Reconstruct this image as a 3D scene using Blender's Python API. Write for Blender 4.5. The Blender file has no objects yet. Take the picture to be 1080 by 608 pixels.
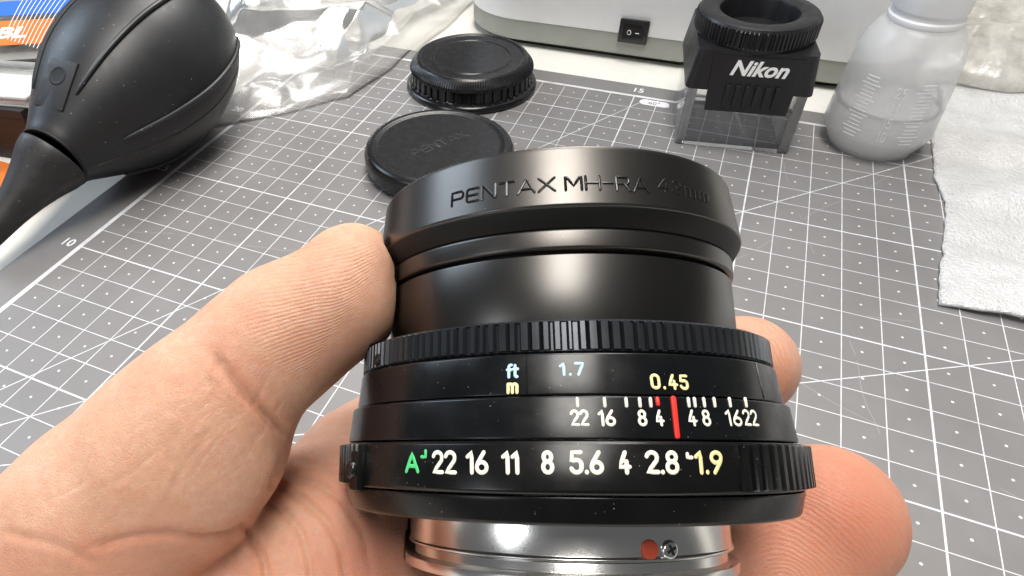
import bpy, bmesh, math, random
import numpy as np
from mathutils import Vector, Matrix, noise
from math import sin, cos, pi, radians, sqrt
random.seed(4)
C = bpy.context.scene.collection
SC = bpy.context.scene
# ---------------------------------------------------------------- camera (1 unit = 1 cm)
SC.unit_settings.scale_length = 0.01
FOC, CX, CY = 735.96, 433.477, 304.0
RW = np.array([[0.9099447244963987, 0.41296468825895455, -0.03821995044943846],
               [0.25155013406225546, -0.6228385226966213, -0.7408067930967911],
               [-0.3297319038467984, 0.6644789995901111, -0.6706299506354387]])
CAM = np.array([18.21625625322046, -1.906926570675278, 14.325178543426954])
cd = bpy.data.cameras.new('camera'); cam = bpy.data.objects.new('camera', cd); C.objects.link(cam)
mw = Matrix([[RW[0][i], -RW[1][i], -RW[2][i], CAM[i]] for i in range(3)] + [[0, 0, 0, 1]])
cam.matrix_world = mw
cd.sensor_width = 36; cd.lens = FOC * 36 / 1080; cd.shift_x = (540 - CX) / 1080
cd.clip_start = 0.5; cd.clip_end = 2000
cd.dof.use_dof = True; cd.dof.focus_distance = 10.6; cd.dof.aperture_fstop = 15
SC.camera = cam
# ---------------------------------------------------------------- world and lamps
w = bpy.data.worlds.new('World'); SC.world = w; w.use_nodes = True
bg = w.node_tree.nodes['Background']; bg.inputs[0].default_value = (0.95, 0.97, 1.0, 1); bg.inputs[1].default_value = 0.13


def area(name, loc, target, sx, sy, energy, col):
    l = bpy.data.lights.new(name, 'AREA'); l.shape = 'RECTANGLE'; l.size = sx; l.size_y = sy
    l.energy = energy; l.color = col
    o = bpy.data.objects.new(name, l); C.objects.link(o); o.location = loc
    o.rotation_euler = (Vector(target) - Vector(loc)).to_track_quat('-Z', 'Y').to_euler()
    return o


area('ceiling_panel_lamp', (19, -1, 105), (17, 6, 0), 34, 72, 138000, (1.0, 0.955, 0.90))
area('rear_fill_lamp', (-50, -115, 80), (10, 5, 0), 45, 38, 36000, (0.93, 0.96, 1.0))  # added fill behind the camera, brightens the mount and the appliance front
area('far_ceiling_lamp', (2, 95, 115), (12, 15, 0), 60, 60, 170000, (1.0, 0.97, 0.93))
area('window_lamp', (-95, 15, 70), (10, 12, 0), 50, 60, 70000, (0.70, 0.84, 1.0))
vs = SC.view_settings; vs.view_transform = 'Standard'; vs.look = 'None'; vs.exposure = 0.0; vs.gamma = 1.0
try:
    SC.cycles.max_bounces = 10; SC.cycles.transparent_max_bounces = 24; SC.cycles.transmission_bounces = 10
    SC.cycles.caustics_refractive = False; SC.cycles.caustics_reflective = False
    SC.cycles.sample_clamp_indirect = 6
except Exception:
    pass


def Pc(px, py, d):                       # a point in camera coordinates (right, down, forward)
    return np.array([(px - CX) / FOC * d, (py - CY) / FOC * d, d])


def W(c):                                # camera coordinates -> world
    return CAM + np.asarray(c) @ RW


def onz(px, py, z=0.0):                  # where the sight line meets the level z
    v = np.array([(px - CX) / FOC, (py - CY) / FOC, 1.0]) @ RW
    return Vector(CAM + v * ((z - CAM[2]) / v[2]))


# ---------------------------------------------------------------- node helpers
def new_mat(name):
    m = bpy.data.materials.new(name); m.use_nodes = True
    return m, m.node_tree, m.node_tree.nodes['Principled BSDF']


def setp(b, **k):
    al = {'color': 'Base Color', 'rough': 'Roughness', 'metal': 'Metallic', 'spec': 'Specular IOR Level', 'ior': 'IOR',
          'trans': 'Transmission Weight', 'coat': 'Coat Weight', 'coatr': 'Coat Roughness', 'sss': 'Subsurface Weight',
          'sssr': 'Subsurface Radius', 'ssss': 'Subsurface Scale', 'alpha': 'Alpha', 'aniso': 'Anisotropic', 'sheen': 'Sheen Weight'}
    for a, v in k.items():
        if a == 'color' and len(v) == 3: v = (*v, 1)
        b.inputs[al[a]].default_value = v


class N:
    """small expression builder for math nodes"""
    def __init__(s, t, sock): s.t = t; s.s = sock
    def _op(s, op, o=None, c=None):
        n = s.t.nodes.new('ShaderNodeMath'); n.operation = op
        for i, v in enumerate((s, o, c)):
            if v is None: continue
            if isinstance(v, N): s.t.links.new(v.s, n.inputs[i])
            else: n.inputs[i].default_value = v
        return N(s.t, n.outputs[0])
    def __add__(s, o): return s._op('ADD', o)
    def __sub__(s, o): return s._op('SUBTRACT', o)
    def __mul__(s, o): return s._op('MULTIPLY', o)
    def lt(s, o): return s._op('LESS_THAN', o)
    def gt(s, o): return s._op('GREATER_THAN', o)
    def abs(s): return s._op('ABSOLUTE')
    def max(s, o): return s._op('MAXIMUM', o)
    def min(s, o): return s._op('MINIMUM', o)
    def rnd(s): return s._op('ROUND')
    def floor(s): return s._op('FLOOR')
    def sin(s): return s._op('SINE')
    def pow(s, o): return s._op('POWER', o)


def coords(t, kind='Object'):
    n = t.nodes.new('ShaderNodeTexCoord'); return n.outputs[kind]


def noise_tex(t, scale, detail=3, rough=.5, vec=None, out='Fac', dist=0.0):
    n = t.nodes.new('ShaderNodeTexNoise'); n.inputs['Scale'].default_value = scale
    n.inputs['Detail'].default_value = detail; n.inputs['Roughness'].default_value = rough; n.inputs['Distortion'].default_value = dist
    t.links.new(vec if vec is not None else coords(t), n.inputs['Vector'])
    return N(t, n.outputs[out])


def ramp(t, fac, stops):
    n = t.nodes.new('ShaderNodeValToRGB'); t.links.new(fac.s, n.inputs[0])
    e = n.color_ramp.elements
    while len(e) < len(stops): e.new(0.5)
    for el, (p, c) in zip(e, stops):
        el.position = p; el.color = (*c, 1) if len(c) == 3 else c
    return n.outputs[0]


def mixc(t, fac, a, b):
    n = t.nodes.new('ShaderNodeMix'); n.data_type = 'RGBA'
    if isinstance(fac, N): t.links.new(fac.s, n.inputs[0])
    else: n.inputs[0].default_value = fac
    for v, i in ((a, 6), (b, 7)):
        if isinstance(v, tuple): n.inputs[i].default_value = (*v, 1) if len(v) == 3 else v
        else: t.links.new(v, n.inputs[i])
    return n.outputs[2]


def bump(t, b, h, strength=.3, dist=.1, prev=None):
    n = t.nodes.new('ShaderNodeBump'); n.inputs['Strength'].default_value = strength; n.inputs['Distance'].default_value = dist
    t.links.new(h.s, n.inputs['Height'])
    if prev is not None: t.links.new(prev.outputs[0], n.inputs['Normal'])
    t.links.new(n.outputs[0], b.inputs['Normal'])
    return n


def plain(name, color, rough=.5, bumpy=0, bscale=20, var=.0, specks=0, dens=.80, **k):
    m, t, b = new_mat(name); setp(b, color=color, rough=rough, **k)
    if var:
        f = noise_tex(t, 1.3, 4)
        c2 = tuple(min(1, x * (1 + var)) for x in color); c1 = tuple(x * (1 - var) for x in color)
        col = ramp(t, f, [(.3, c1), (.7, c2)])
        t.links.new(col, b.inputs['Base Color'])
        rr = N(t, ramp(t, noise_tex(t, 3.1, 5), [(.3, (rough * (1 - min(.2, var * 1.2)),) * 3), (.7, (min(1, rough * (1 + min(.25, var * 1.5))),) * 3)]))
        t.links.new(rr.s, b.inputs['Roughness'])
        if specks:
            v = t.nodes.new('ShaderNodeTexVoronoi'); v.inputs['Scale'].default_value = specks
            t.links.new(coords(t), v.inputs['Vector'])
            vx = N(t, v.outputs['Distance']); sp = t.nodes.new('ShaderNodeSeparateColor'); t.links.new(v.outputs['Color'], sp.inputs[0])
            msk = vx.lt(N(t, sp.outputs[1]) * .13) * N(t, sp.outputs[0]).gt(dens)
            col = mixc(t, msk * .6, col, (.35, .35, .35)); t.links.new(col, b.inputs['Base Color'])
    if bumpy: bump(t, b, noise_tex(t, bscale, 3), bumpy, .35 / bscale)
    return m


# ---------------------------------------------------------------- mesh helpers
def tag(o, label=None, cat=None, group=None, kind=None):
    if label: o['label'] = label
    if cat: o['category'] = cat
    if group: o['group'] = group
    if kind: o['kind'] = kind
    return o


def empty(name, loc=(0, 0, 0), rot=None):
    o = bpy.data.objects.new(name, None); C.objects.link(o); o.location = loc
    if rot is not None: o.rotation_euler = rot
    o.empty_display_size = .3
    return o


class MB:
    def __init__(s): s.v = []; s.f = []
    def add(s, vs, fs):
        k = len(s.v); s.v += [tuple(map(float, q)) for q in vs]; s.f += [tuple(i + k for i in q) for q in fs]; return s
    def box(s, x0, x1, y0, y1, z0, z1, M=None, bev=0.0):
        bm = bmesh.new(); bmesh.ops.create_cube(bm, size=1)
        for v in bm.verts:
            v.co = Vector(((x0 + x1) / 2 + v.co.x * (x1 - x0), (y0 + y1) / 2 + v.co.y * (y1 - y0), (z0 + z1) / 2 + v.co.z * (z1 - z0)))
        if bev: bmesh.ops.bevel(bm, geom=bm.edges[:], offset=bev, segments=2, affect='EDGES', profile=.6)
        if M is not None: bm.transform(M)
        return s.bm(bm)
    def bm(s, bm):
        bm.verts.index_update(); s.add([v.co for v in bm.verts], [[v.index for v in f.verts] for f in bm.faces]); bm.free(); return s
    def lathe(s, prof, seg=96, rfun=None, a0=0, a1=2 * pi, cap=True):
        """prof: (r, z) from bottom to top on the outside; closed turn about z"""
        full = abs(a1 - a0 - 2 * pi) < 1e-6; n = seg if full else seg + 1
        vs = []; fs = []
        for (r, z) in prof:
            for k in range(n):
                a = a0 + (a1 - a0) * k / seg; rr = r + (rfun(a, r, z) if rfun else 0)
                vs.append((rr * cos(a), rr * sin(a), z))
        for i in range(len(prof) - 1):
            for k in range(seg):
                k2 = (k + 1) % n
                fs.append((i * n + k, i * n + k2, (i + 1) * n + k2, (i + 1) * n + k))
        if cap and full:
            if prof[0][0] > 1e-4: fs.append(tuple(reversed(range(n))))
            if prof[-1][0] > 1e-4: fs.append(tuple((len(prof) - 1) * n + k for k in range(n)))
        return s.add(vs, fs)
    def tube(s, pts, r, seg=8, flat=None, closed=False):
        """pts: list of Vector; r: number or list; flat: (normal, thickness) squashes it along normal"""
        pts = [Vector(p) for p in pts]; n = len(pts); vs = []; fs = []
        rs = r if isinstance(r, (list, tuple)) else [r] * n
        up = Vector((0, 0, 1)) if flat is None else flat[0]
        P = pts; R = rs
        if not closed:   # rounded ends
            d0 = (pts[0] - pts[1]).normalized(); d1 = (pts[-1] - pts[-2]).normalized()
            P = [pts[0] + d0 * rs[0], pts[0] + d0 * rs[0] * .7] + pts + [pts[-1] + d1 * rs[-1] * .7, pts[-1] + d1 * rs[-1]]
            R = [rs[0] * .15, rs[0] * .72] + rs + [rs[-1] * .72, rs[-1] * .15]
        m = len(P); prev = None
        for i in range(m):
            a = P[i - 1] if (i or closed) else P[0]; b = P[(i + 1) % m] if (i < m - 1 or closed) else P[-1]
            tdir = (b - a).normalized()
            if prev is None:
                sd = tdir.cross(up)
                if sd.length < 1e-3: sd = tdir.cross(Vector((1, .3, 0)))
            else:
                sd = prev - tdir * prev.dot(tdir) if flat is None else tdir.cross(up)
                if sd.length < 1e-4: sd = prev
            sd.normalize()
            if flat is not None and prev is not None and sd.dot(prev) < 0 and False: sd = -sd
            prev = sd; nn = sd.cross(tdir).normalized()
            for k in range(seg):
                a_ = 2 * pi * k / seg
                hh = R[i] if flat is None else flat[1]
                vs.append(P[i] + sd * (R[i] * cos(a_)) + nn * (hh * sin(a_)))
        for i in range(m if closed else m - 1):
            for k in range(seg):
                j = (i + 1) % m
                fs.append((i * seg + k, i * seg + (k + 1) % seg, j * seg + (k + 1) % seg, j * seg + k))
        if not closed:
            fs.append(tuple(reversed(range(seg)))); fs.append(tuple((m - 1) * seg + k for k in range(seg)))
        return s.add(vs, fs)
    def map(s, fn): s.v = [tuple(fn(Vector(v))) for v in s.v]; return s
    def build(s, name, mat, parent=None, sharp=32, smooth=True, fix=True):
        me = bpy.data.meshes.new(name); me.from_pydata(s.v, [], s.f); me.update()
        if fix:
            bm = bmesh.new(); bm.from_mesh(me); bmesh.ops.recalc_face_normals(bm, faces=bm.faces); bm.to_mesh(me); bm.free()
        if smooth:
            me.shade_smooth()
            if sharp: me.set_sharp_from_angle(angle=radians(sharp))
        me.materials.append(mat)
        o = bpy.data.objects.new(name, me); C.objects.link(o)
        if parent is not None: o.parent = parent
        return o


def rp(prof, rad=.02, seg=2):
    """round the inner corners of a profile"""
    out = [prof[0]]
    for i in range(1, len(prof) - 1):
        p, a, b = Vector(prof[i]), Vector(prof[i - 1]), Vector(prof[i + 1])
        da, db = (a - p), (b - p); r = min(rad, da.length * .45, db.length * .45)
        p0 = p + da.normalized() * r; p1 = p + db.normalized() * r
        for k in range(seg + 1):
            t = k / seg; out.append(tuple(p0.lerp(p, t).lerp(p.lerp(p1, t), t)))
    out.append(prof[-1]); return out


# ---------------------------------------------------------------- stroke lettering
def arc(cx, cy, rx, ry, a0, a1, n=8):
    return [(cx + rx * cos(radians(a0 + (a1 - a0) * k / n)), cy + ry * sin(radians(a0 + (a1 - a0) * k / n))) for k in range(n + 1)]


# condensed engraved numerals: cell height 1, width about .46
GL = {
 '0': (.46, [arc(.23, .75, .23, .25, 0, 180) + arc(.23, .25, .23, .25, 180, 360) + [(.46, .75)]]),
 '1': (.24, [[(0, .78), (.2, 1), (.2, 0)]]),
 '2': (.46, [arc(.23, .76, .23, .24, 170, 0) + [(.44, .6), (.02, .02), (.48, .02)]]),
 '4': (.5, [[(.3, 1), (.02, .28), (.5, .28)], [(.36, .55), (.36, 0)]]),
 '5': (.46, [[(.44, 1), (.06, 1), (.03, .55)] + arc(.23, .42, .23, .2, 130, 0) + arc(.23, .25, .23, .25, 0, -165)]),
 '6': (.46, [[(.34, 1), (.06, .5)] + arc(.23, .26, .23, .26, 165, 525, 16)]),
 '7': (.44, [[(0, 1), (.46, 1), (.16, 0)]]),
 '8': (.46, [arc(.23, .77, .2, .23, 0, 360, 14), arc(.23, .27, .235, .27, 0, 360, 14)]),
 '9': (.46, [[(.12, 0), (.4, .5)] + arc(.23, .74, .23, .26, -15, 345, 16)]),
 '.': (.06, [[(.03, .01), (.03, .03)]]),
 'A': (.56, [[(0, 0), (.28, 1), (.56, 0)], [(.1, .3), (.46, .3)]]),
 'f': (.32, [arc(.26, .82, .16, .18, 80, 180, 5) + [(.1, 0)], [(0, .6), (.28, .6)]]),
 't': (.3, [[(.12, .95), (.12, .15)] + arc(.24, .15, .12, .15, 180, 280, 5), [(0, .65), (.3, .65)]]),
 'm': (.7, [[(.04, 0), (.04, .66)], [(.04, .5)] + arc(.19, .5, .15, .16, 150, 0, 5) + [(.34, 0)], [(.34, .5)] + arc(.5, .5, .16, .16, 160, 0, 5) + [(.66, 0)]]),
 '>': (.3, [[(.28, 1), (.28, .62), (0, .62)]]),          # small corner mark after A
 '<': (.26, [[(0, 1), (0, .62), (.26, .62)]]),           # small corner mark before 1.9
 # wide engraved capitals
 'P': (.95, [[(0, 0), (0, 1), (.72, 1)] + arc(.72, .72, .22, .28, 90, -90, 6) + [(.05, .44)]]),
 'E': (.9, [[(.9, 1), (.12, 1), (0, .88), (0, .12), (.12, 0), (.9, 0)], [(0, .5), (.82, .5)]]),
 'N': (1.0, [[(0, 0), (0, 1), (.08, 1), (.92, 0), (1, 0), (1, 1)]]),
 'T': (1.0, [[(0, 1), (1, 1)], [(.5, 1), (.5, 0)]]),
 'V': (1.1, [[(0, 0), (.5, 1), (.6, 1), (1.1, 0)], [(.22, .28), (.88, .28)]]),      # wide A
 'X': (1.05, [[(0, 1), (1.05, 0)], [(1.05, 1), (0, 0)]]),
 'M': (1.1, [[(0, 0), (0, 1), (.08, 1), (.55, .3), (1.02, 1), (1.1, 1), (1.1, 0)]]),
 'H': (.95, [[(0, 0), (0, 1)], [(.95, 0), (.95, 1)], [(0, .5), (.95, .5)]]),
 '-': (.6, [[(0, .5), (.6, .5)]]),
 'R': (.95, [[(0, 0), (0, 1), (.7, 1)] + arc(.7, .74, .22, .26, 90, -90, 6) + [(0, .48)], [(.6, .48), (.95, 0)]]),
 ' ': (.5, []),
}


def glyph_mb(ch, h, wscale, stroke, place, thick=.006, gap=0, seg=8, sub=.25):
    """place(x, y) -> (point, normal); returns an MB with one character, left edge at x = 0"""
    mb = MB(); wd, strokes = GL[ch]
    for st in strokes:
        pts = [(x * h * wscale, y * h) for x, y in st]
        fine = [pts[0]]
        for a, b in zip(pts, pts[1:]):
            L_ = math.hypot(b[0] - a[0], b[1] - a[1]); k = max(1, int(L_ / (h * sub)))
            fine += [(a[0] + (b[0] - a[0]) * i / k, a[1] + (b[1] - a[1]) * i / k) for i in range(1, k + 1)]
        P_ = [Vector((x, y, 0)) for x, y in fine]
        if len(P_) < 2: continue
        closed = (P_[0] - P_[-1]).length < h * .01
        if closed: P_ = P_[:-1]
        m2 = MB().tube(P_, stroke / 2, seg, (Vector((0, 0, 1)), thick), closed)
        mb.add(m2.v, m2.f)
    mb.map(lambda v: place(v.x, v.y, v.z))
    return mb, wd * h * wscale


# ---------------------------------------------------------------- materials
def mat_cutting():
    m, t, b = new_mat('cutting_mat_vinyl')
    sx = t.nodes.new('ShaderNodeSeparateXYZ'); t.links.new(coords(t), sx.inputs[0])
    x, y = N(t, sx.outputs[0]), N(t, sx.outputs[1])
    def line(v, w): return (v - v.rnd()).abs().lt(w / 2)
    fine = line(x, .026).max(line(y, .026))
    x5, y5 = x * .2, y * .2
    thick = line(x5, 0.050 / 5).max(line(y5, 0.050 / 5))
    inb = x.gt(-.02) * y.gt(-.02) * x.lt(41.02) * y.lt(27.02)
    dx, dy = (x - x.floor() - .5), (y - y.floor() - .5)
    dot = (dx * dx + dy * dy).lt(.036 ** 2)
    def diag(deg):
        a = radians(deg); return (x * sin(a) - y * cos(a)).abs().lt(.015)
    g = fine.max(thick).max(dot).max(diag(45)).max(diag(60)).max(diag(30)) * inb
    border = ((x + .07).abs().lt(.075) * y.gt(-.1) * y.lt(27.14)).max((y - 27.07).abs().lt(.075) * x.gt(-.1) * x.lt(41.1))
    g = g.max(border)
    nz = noise_tex(t, .35, 4); nz2 = noise_tex(t, 40, 2)
    basec = ramp(t, nz * .7 + nz2 * .3, [(.3, (.176, .170, .169)), (.7, (.216, .209, .207))])
    wornink = ramp(t, noise_tex(t, 1.6, 6, .7), [(.3, (.50, .50, .52)), (.6, (.72, .72, .75))])
    col = mixc(t, g, basec, wornink)
    # a few pale scuffs and fine cuts
    sc = noise_tex(t, 6, 8, .75, dist=1.2); col = mixc(t, N(t, ramp(t, sc, [(.62, (0, 0, 0)), (.8, (1, 1, 1))])) * .35, col, (.38, .38, .38))
    for kx, ky, off, wv in ((.31, .95, 19.2, .002), (.83, -.55, 7.5, .0018), (-.2, .98, 11.4, .0015), (.97, .22, 26.1, .002)):
        warp = noise_tex(t, .25, 2) * .8
        ln_ = (x * kx + y * ky + warp - off).abs().lt(.012) * noise_tex(t, .5, 2).gt(.5)
        col = mixc(t, ln_ * .35, col, (.42, .42, .42))
    t.links.new(col, b.inputs['Base Color'])
    r = N(t, ramp(t, noise_tex(t, 2, 5), [(.3, (.36,) * 3), (.7, (.5,) * 3)])); t.links.new(r.s, b.inputs['Roughness'])
    b.inputs['Specular IOR Level'].default_value = .5
    bump(t, b, noise_tex(t, 60, 3), .2, .006)
    return m


M_mat = mat_cutting()
M_print = plain('white_print', (.8, .8, .83), .5)
M_desk = plain('cream_laminate', (.80, .78, .72), .35, .03, 30, var=.03)
M_white = plain('white_enamel', (.80, .81, .82), .32, .03, 25, var=.02)
M_base_grey = plain('grey_plastic', (.30, .31, .28), .45, .1, 60, var=.05)
M_sw = plain('switch_black', (.012, .012, .012), .3)
M_swm = plain('switch_mark', (.75, .75, .72), .4)
M_capbl = plain('cap_black_plastic', (.008, .008, .009), .27, .05, 90, var=.05, specks=26, dens=.9)
M_capgl = plain('cap_gloss_plastic', (.007, .007, .008), .2, .05, 60, var=.05)
M_embl = plain('embossed_black', (.016, .016, .016), .3)
M_rub = plain('blower_rubber', (.013, .014, .016), .43, .25, 60, var=.06, specks=6, dens=.55)
M_rub2 = plain('blower_nozzle_rubber', (.018, .018, .019), .5, .3, 60, var=.2, specks=7, dens=.5)
M_lens = plain('black_anodised', (.0035, .0035, .0036), .25, spec=.30, bumpy=.05, bscale=140, var=.15, specks=22)
M_hood = plain('satin_black_metal', (.100, .094, .088), .33, .08, 170, var=.02, specks=20, metal=1.0)
M_tube = plain('satin_black_tube', (.085, .082, .078), .31, .05, 150, var=.02, metal=1.0)
M_ring = plain('black_painted_ring', (.0035, .004, .0045), .24, .08, 150, var=.2, specks=24, spec=.34)
M_knurl = plain('knurled_black_metal', (.04, .045, .052), .26, var=.1, metal=.7)
M_bevel_shade = plain('shaded_bevel_black', (.004, .004, .004), .5, spec=.25)  # darker than the hood: the bevel's dark reflection is put into the colour
M_groove = plain('groove_black', (.004, .004, .004), .6)
M_chrome = plain('mount_chrome', (.74, .73, .71), .22, .06, 40, var=.06, metal=1.0)
M_engr = plain('engraved_gloss_black', (.005, .005, .005), .24)
M_wpaint = plain('white_paint_fill', (.76, .73, .62), .5, .3, 60)
M_ypaint = plain('yellow_paint_fill', (.76, .66, .34), .5, .3, 60)
M_bpaint = plain('pale_blue_paint_fill', (.42, .62, .74), .5, .3, 60)
M_gpaint = plain('green_paint_fill', (.07, .56, .18), .45, .3, 60)
M_rpaint = plain('red_paint_fill', (.72, .03, .02), .4, .2, 60)
M_orangedot = plain('red_dot_paint', (.50, .07, .03), .5, .3, 30)
M_loupe = plain('loupe_black_plastic', (.010, .010, .012), .38, .25, 110, var=.15)
M_logo = plain('white_logo_print', (.85, .85, .85), .5)
M_orange = plain('orange_board', (.62, .17, .03), .5, .15, 12, var=.12)
M_boxbl = plain('black_card_box', (.008, .008, .009), .5, .1, 30)
M_cardor = plain('orange_card_print', (.85, .17, .03), .45)
M_cardbl = plain('blue_card_print', (.03, .14, .65), .45)
M_cardgr = plain('grey_card', (.36, .36, .35), .5, .05, 10, var=.05)
M_refl = plain('white_reflection', (.8, .8, .8), .5)  # white drawn for reflections and pleats in the pack plastic


def mat_glass(name, col=(1, 1, 1), rough=.02, ior=1.49):
    m, t, b = new_mat(name); setp(b, color=col, rough=rough, trans=1.0, ior=ior); return m


M_lensglass = mat_glass('coated_lens_glass', (.75, .85, .8), .0, 1.6)


def mat_film(name, haze=.1, tint=(.93, .93, .9), glossy=.6, rough=.12, bscale=2.5, bst=.6, uni=False, clear=.97):
    """thin crinkled clear film: see-through with a sharp sheen and a little milky scatter"""
    m, t, b = new_mat(name); out = t.nodes['Material Output']; t.nodes.remove(b)
    tr = t.nodes.new('ShaderNodeBsdfTransparent'); tr.inputs[0].default_value = (clear, clear, clear, 1)
    gl = t.nodes.new('ShaderNodeBsdfGlossy'); gl.inputs['Roughness'].default_value = rough; gl.inputs[0].default_value = (1, 1, 1, 1)
    df = t.nodes.new('ShaderNodeBsdfDiffuse'); df.inputs[0].default_value = (*tint, 1)
    tl = t.nodes.new('ShaderNodeBsdfTranslucent'); tl.inputs[0].default_value = (*tint, 1)
    mx0 = t.nodes.new('ShaderNodeMixShader'); mx0.inputs[0].default_value = .35
    t.links.new(df.outputs[0], mx0.inputs[1]); t.links.new(tl.outputs[0], mx0.inputs[2])
    mx = t.nodes.new('ShaderNodeMixShader')
    hz = N(t, ramp(t, noise_tex(t, 1.1, 5, .6), [(.3, (haze * (.93 if uni else .4),) * 3), (.75, (min(1, haze * (1.07 if uni else 2.0)),) * 3)]))
    t.links.new(hz.s, mx.inputs[0]); t.links.new(tr.outputs[0], mx.inputs[1]); t.links.new(mx0.outputs[0], mx.inputs[2])
    lw = t.nodes.new('ShaderNodeFresnel'); lw.inputs[0].default_value = 1.45
    f = N(t, lw.outputs[0]) * glossy + .03
    mx2 = t.nodes.new('ShaderNodeMixShader'); t.links.new(f.s, mx2.inputs[0])
    t.links.new(mx.outputs[0], mx2.inputs[1]); t.links.new(gl.outputs[0], mx2.inputs[2]); t.links.new(mx2.outputs[0], out.inputs[0])
    bp = t.nodes.new('ShaderNodeBump'); bp.inputs['Strength'].default_value = bst; bp.inputs['Distance'].default_value = .25
    h = noise_tex(t, bscale, 6, .6, dist=.8); t.links.new(h.s, bp.inputs['Height'])
    for n in (gl, df): t.links.new(bp.outputs[0], n.inputs['Normal'])
    t.links.new(bp.outputs[0], lw.inputs['Normal'])
    return m


M_film = mat_film('clear_bag_film', .25, (.97, .96, .93), glossy=.8, rough=.2, bscale=.7, bst=.1, uni=True, clear=.985)
M_film2 = mat_film('milky_bag_film', .8, (.88, .86, .80), .6, .2, 1.0, .25)
M_blister = mat_film('clear_blister_plastic', .10, glossy=.7, rough=.08, bscale=.8, bst=.15)
M_acedge = mat_glass('acrylic_edge', (.99, 1, 1), .05)
M_aclit = mat_film('acrylic_lit_edge', .55, (.99, .99, 1), 1.2, .06, 3, .05, True)  # milky white stands in for light caught in the acrylic edges
M_acryl = mat_film('clear_acrylic', .012, (.95, .97, .98), 1.0, .04, .5, .01, True, .995)
M_hdpe = mat_film('translucent_bottle_plastic', .58, (.96, .97, .99), .4, .16, .3, .01, True)
def mat_bottle():
    m, t, b = new_mat('translucent_bottle_plastic'); out = t.nodes['Material Output']
    setp(b, color=(.985, .99, 1.0), rough=.28, sss=1.0, ssss=1.0, sssr=(2.2, 2.3, 2.5), spec=.5)
    tr = t.nodes.new('ShaderNodeBsdfTransparent'); tr.inputs[0].default_value = (.95, .96, .98, 1)
    mx = t.nodes.new('ShaderNodeMixShader'); mx.inputs[0].default_value = .5
    t.links.new(b.outputs[0], mx.inputs[1]); t.links.new(tr.outputs[0], mx.inputs[2]); t.links.new(mx.outputs[0], out.inputs[0])
    return m


M_hdpe = mat_bottle()
M_mark = mat_film('bottle_moulded_mark', .95, (.95, .96, .97), .5, .2, 3.0, .05, True)
M_liquid = mat_film('clear_liquid', .40, (.97, .97, .95), .6, .05, .3, .01, True)


def mat_foam():
    m, t, b = new_mat('pe_foam_sheet'); out = t.nodes['Material Output']
    c = coords(t)
    v = t.nodes.new('ShaderNodeTexVoronoi'); v.inputs['Scale'].default_value = 8; t.links.new(c, v.inputs['Vector'])
    v2 = t.nodes.new('ShaderNodeTexVoronoi'); v2.inputs['Scale'].default_value = 17; t.links.new(c, v2.inputs['Vector'])
    h = N(t, v.outputs['Distance']) * .9 + N(t, v2.outputs['Distance']) * .7 + noise_tex(t, 3, 6, .7) * .5
    col = ramp(t, h, [(.3, (.42, .43, .45)), (.75, (.72, .72, .72))]); t.links.new(col, b.inputs['Base Color'])
    setp(b, rough=.28, spec=.8)
    bump(t, b, h, .7, .06)
    tl = t.nodes.new('ShaderNodeBsdfTranslucent'); tl.inputs[0].default_value = (.9, .9, .9, 1)
    tr = t.nodes.new('ShaderNodeBsdfTransparent')
    m1 = t.nodes.new('ShaderNodeMixShader'); m1.inputs[0].default_value = .12
    t.links.new(b.outputs[0], m1.inputs[1]); t.links.new(tl.outputs[0], m1.inputs[2])
    m2 = t.nodes.new('ShaderNodeMixShader'); a = N(t, ramp(t, noise_tex(t, 1.2, 5), [(.35, (.03,) * 3), (.75, (.24,) * 3)])); t.links.new(a.s, m2.inputs[0])
    t.links.new(m1.outputs[0], m2.inputs[1]); t.links.new(tr.outputs[0], m2.inputs[2]); t.links.new(m2.outputs[0], out.inputs[0])
    return m


M_foam = mat_foam()

# ================================================================ the setting
desk = MB().box(-90, 130, -70, 130, -3.0, -.32).build('desk', M_desk); tag(desk, 'cream white laminate desk top under the cutting mat', kind='structure')

# ================================================================ cutting mat
cm = empty('cutting_mat')
tag(cm, 'grey cutting mat with white centimetre grid lying on the cream desk', 'cutting mat')


def rrect(x0, x1, y0, y1, r, n=6):
    o = []
    for cx, cy, a in ((x1 - r, y1 - r, 0), (x0 + r, y1 - r, 90), (x0 + r, y0 + r, 180), (x1 - r, y0 + r, 270)):
        o += [(cx + r * cos(radians(a + 90 * k / n)), cy + r * sin(radians(a + 90 * k / n))) for k in range(n + 1)]
    return o


def prism(mb, outl, zs):
    """zs: list of (z, inset scale offset) rings; convex outline"""
    n = len(outl); c = Vector((sum(p[0] for p in outl) / n, sum(p[1] for p in outl) / n)); vs = []
    for z, ins in zs:
        for p in outl:
            q = Vector(p); d = (q - c).normalized(); q = q - d * ins; vs.append((q.x, q.y, z))
    fs = [(i * n + k, i * n + (k + 1) % n, (i + 1) * n + (k + 1) % n, (i + 1) * n + k) for i in range(len(zs) - 1) for k in range(n)]
    fs.append(tuple(reversed(range(n)))); fs.append(tuple((len(zs) - 1) * n + k for k in range(n)))
    return mb.add(vs, fs)


prism(MB(), rrect(-1.65, 42.6, -1.6, 28.15, .9), [(-.315, 0), (-.03, 0), (0, .03)]).build('mat_sheet', M_mat, cm)


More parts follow.
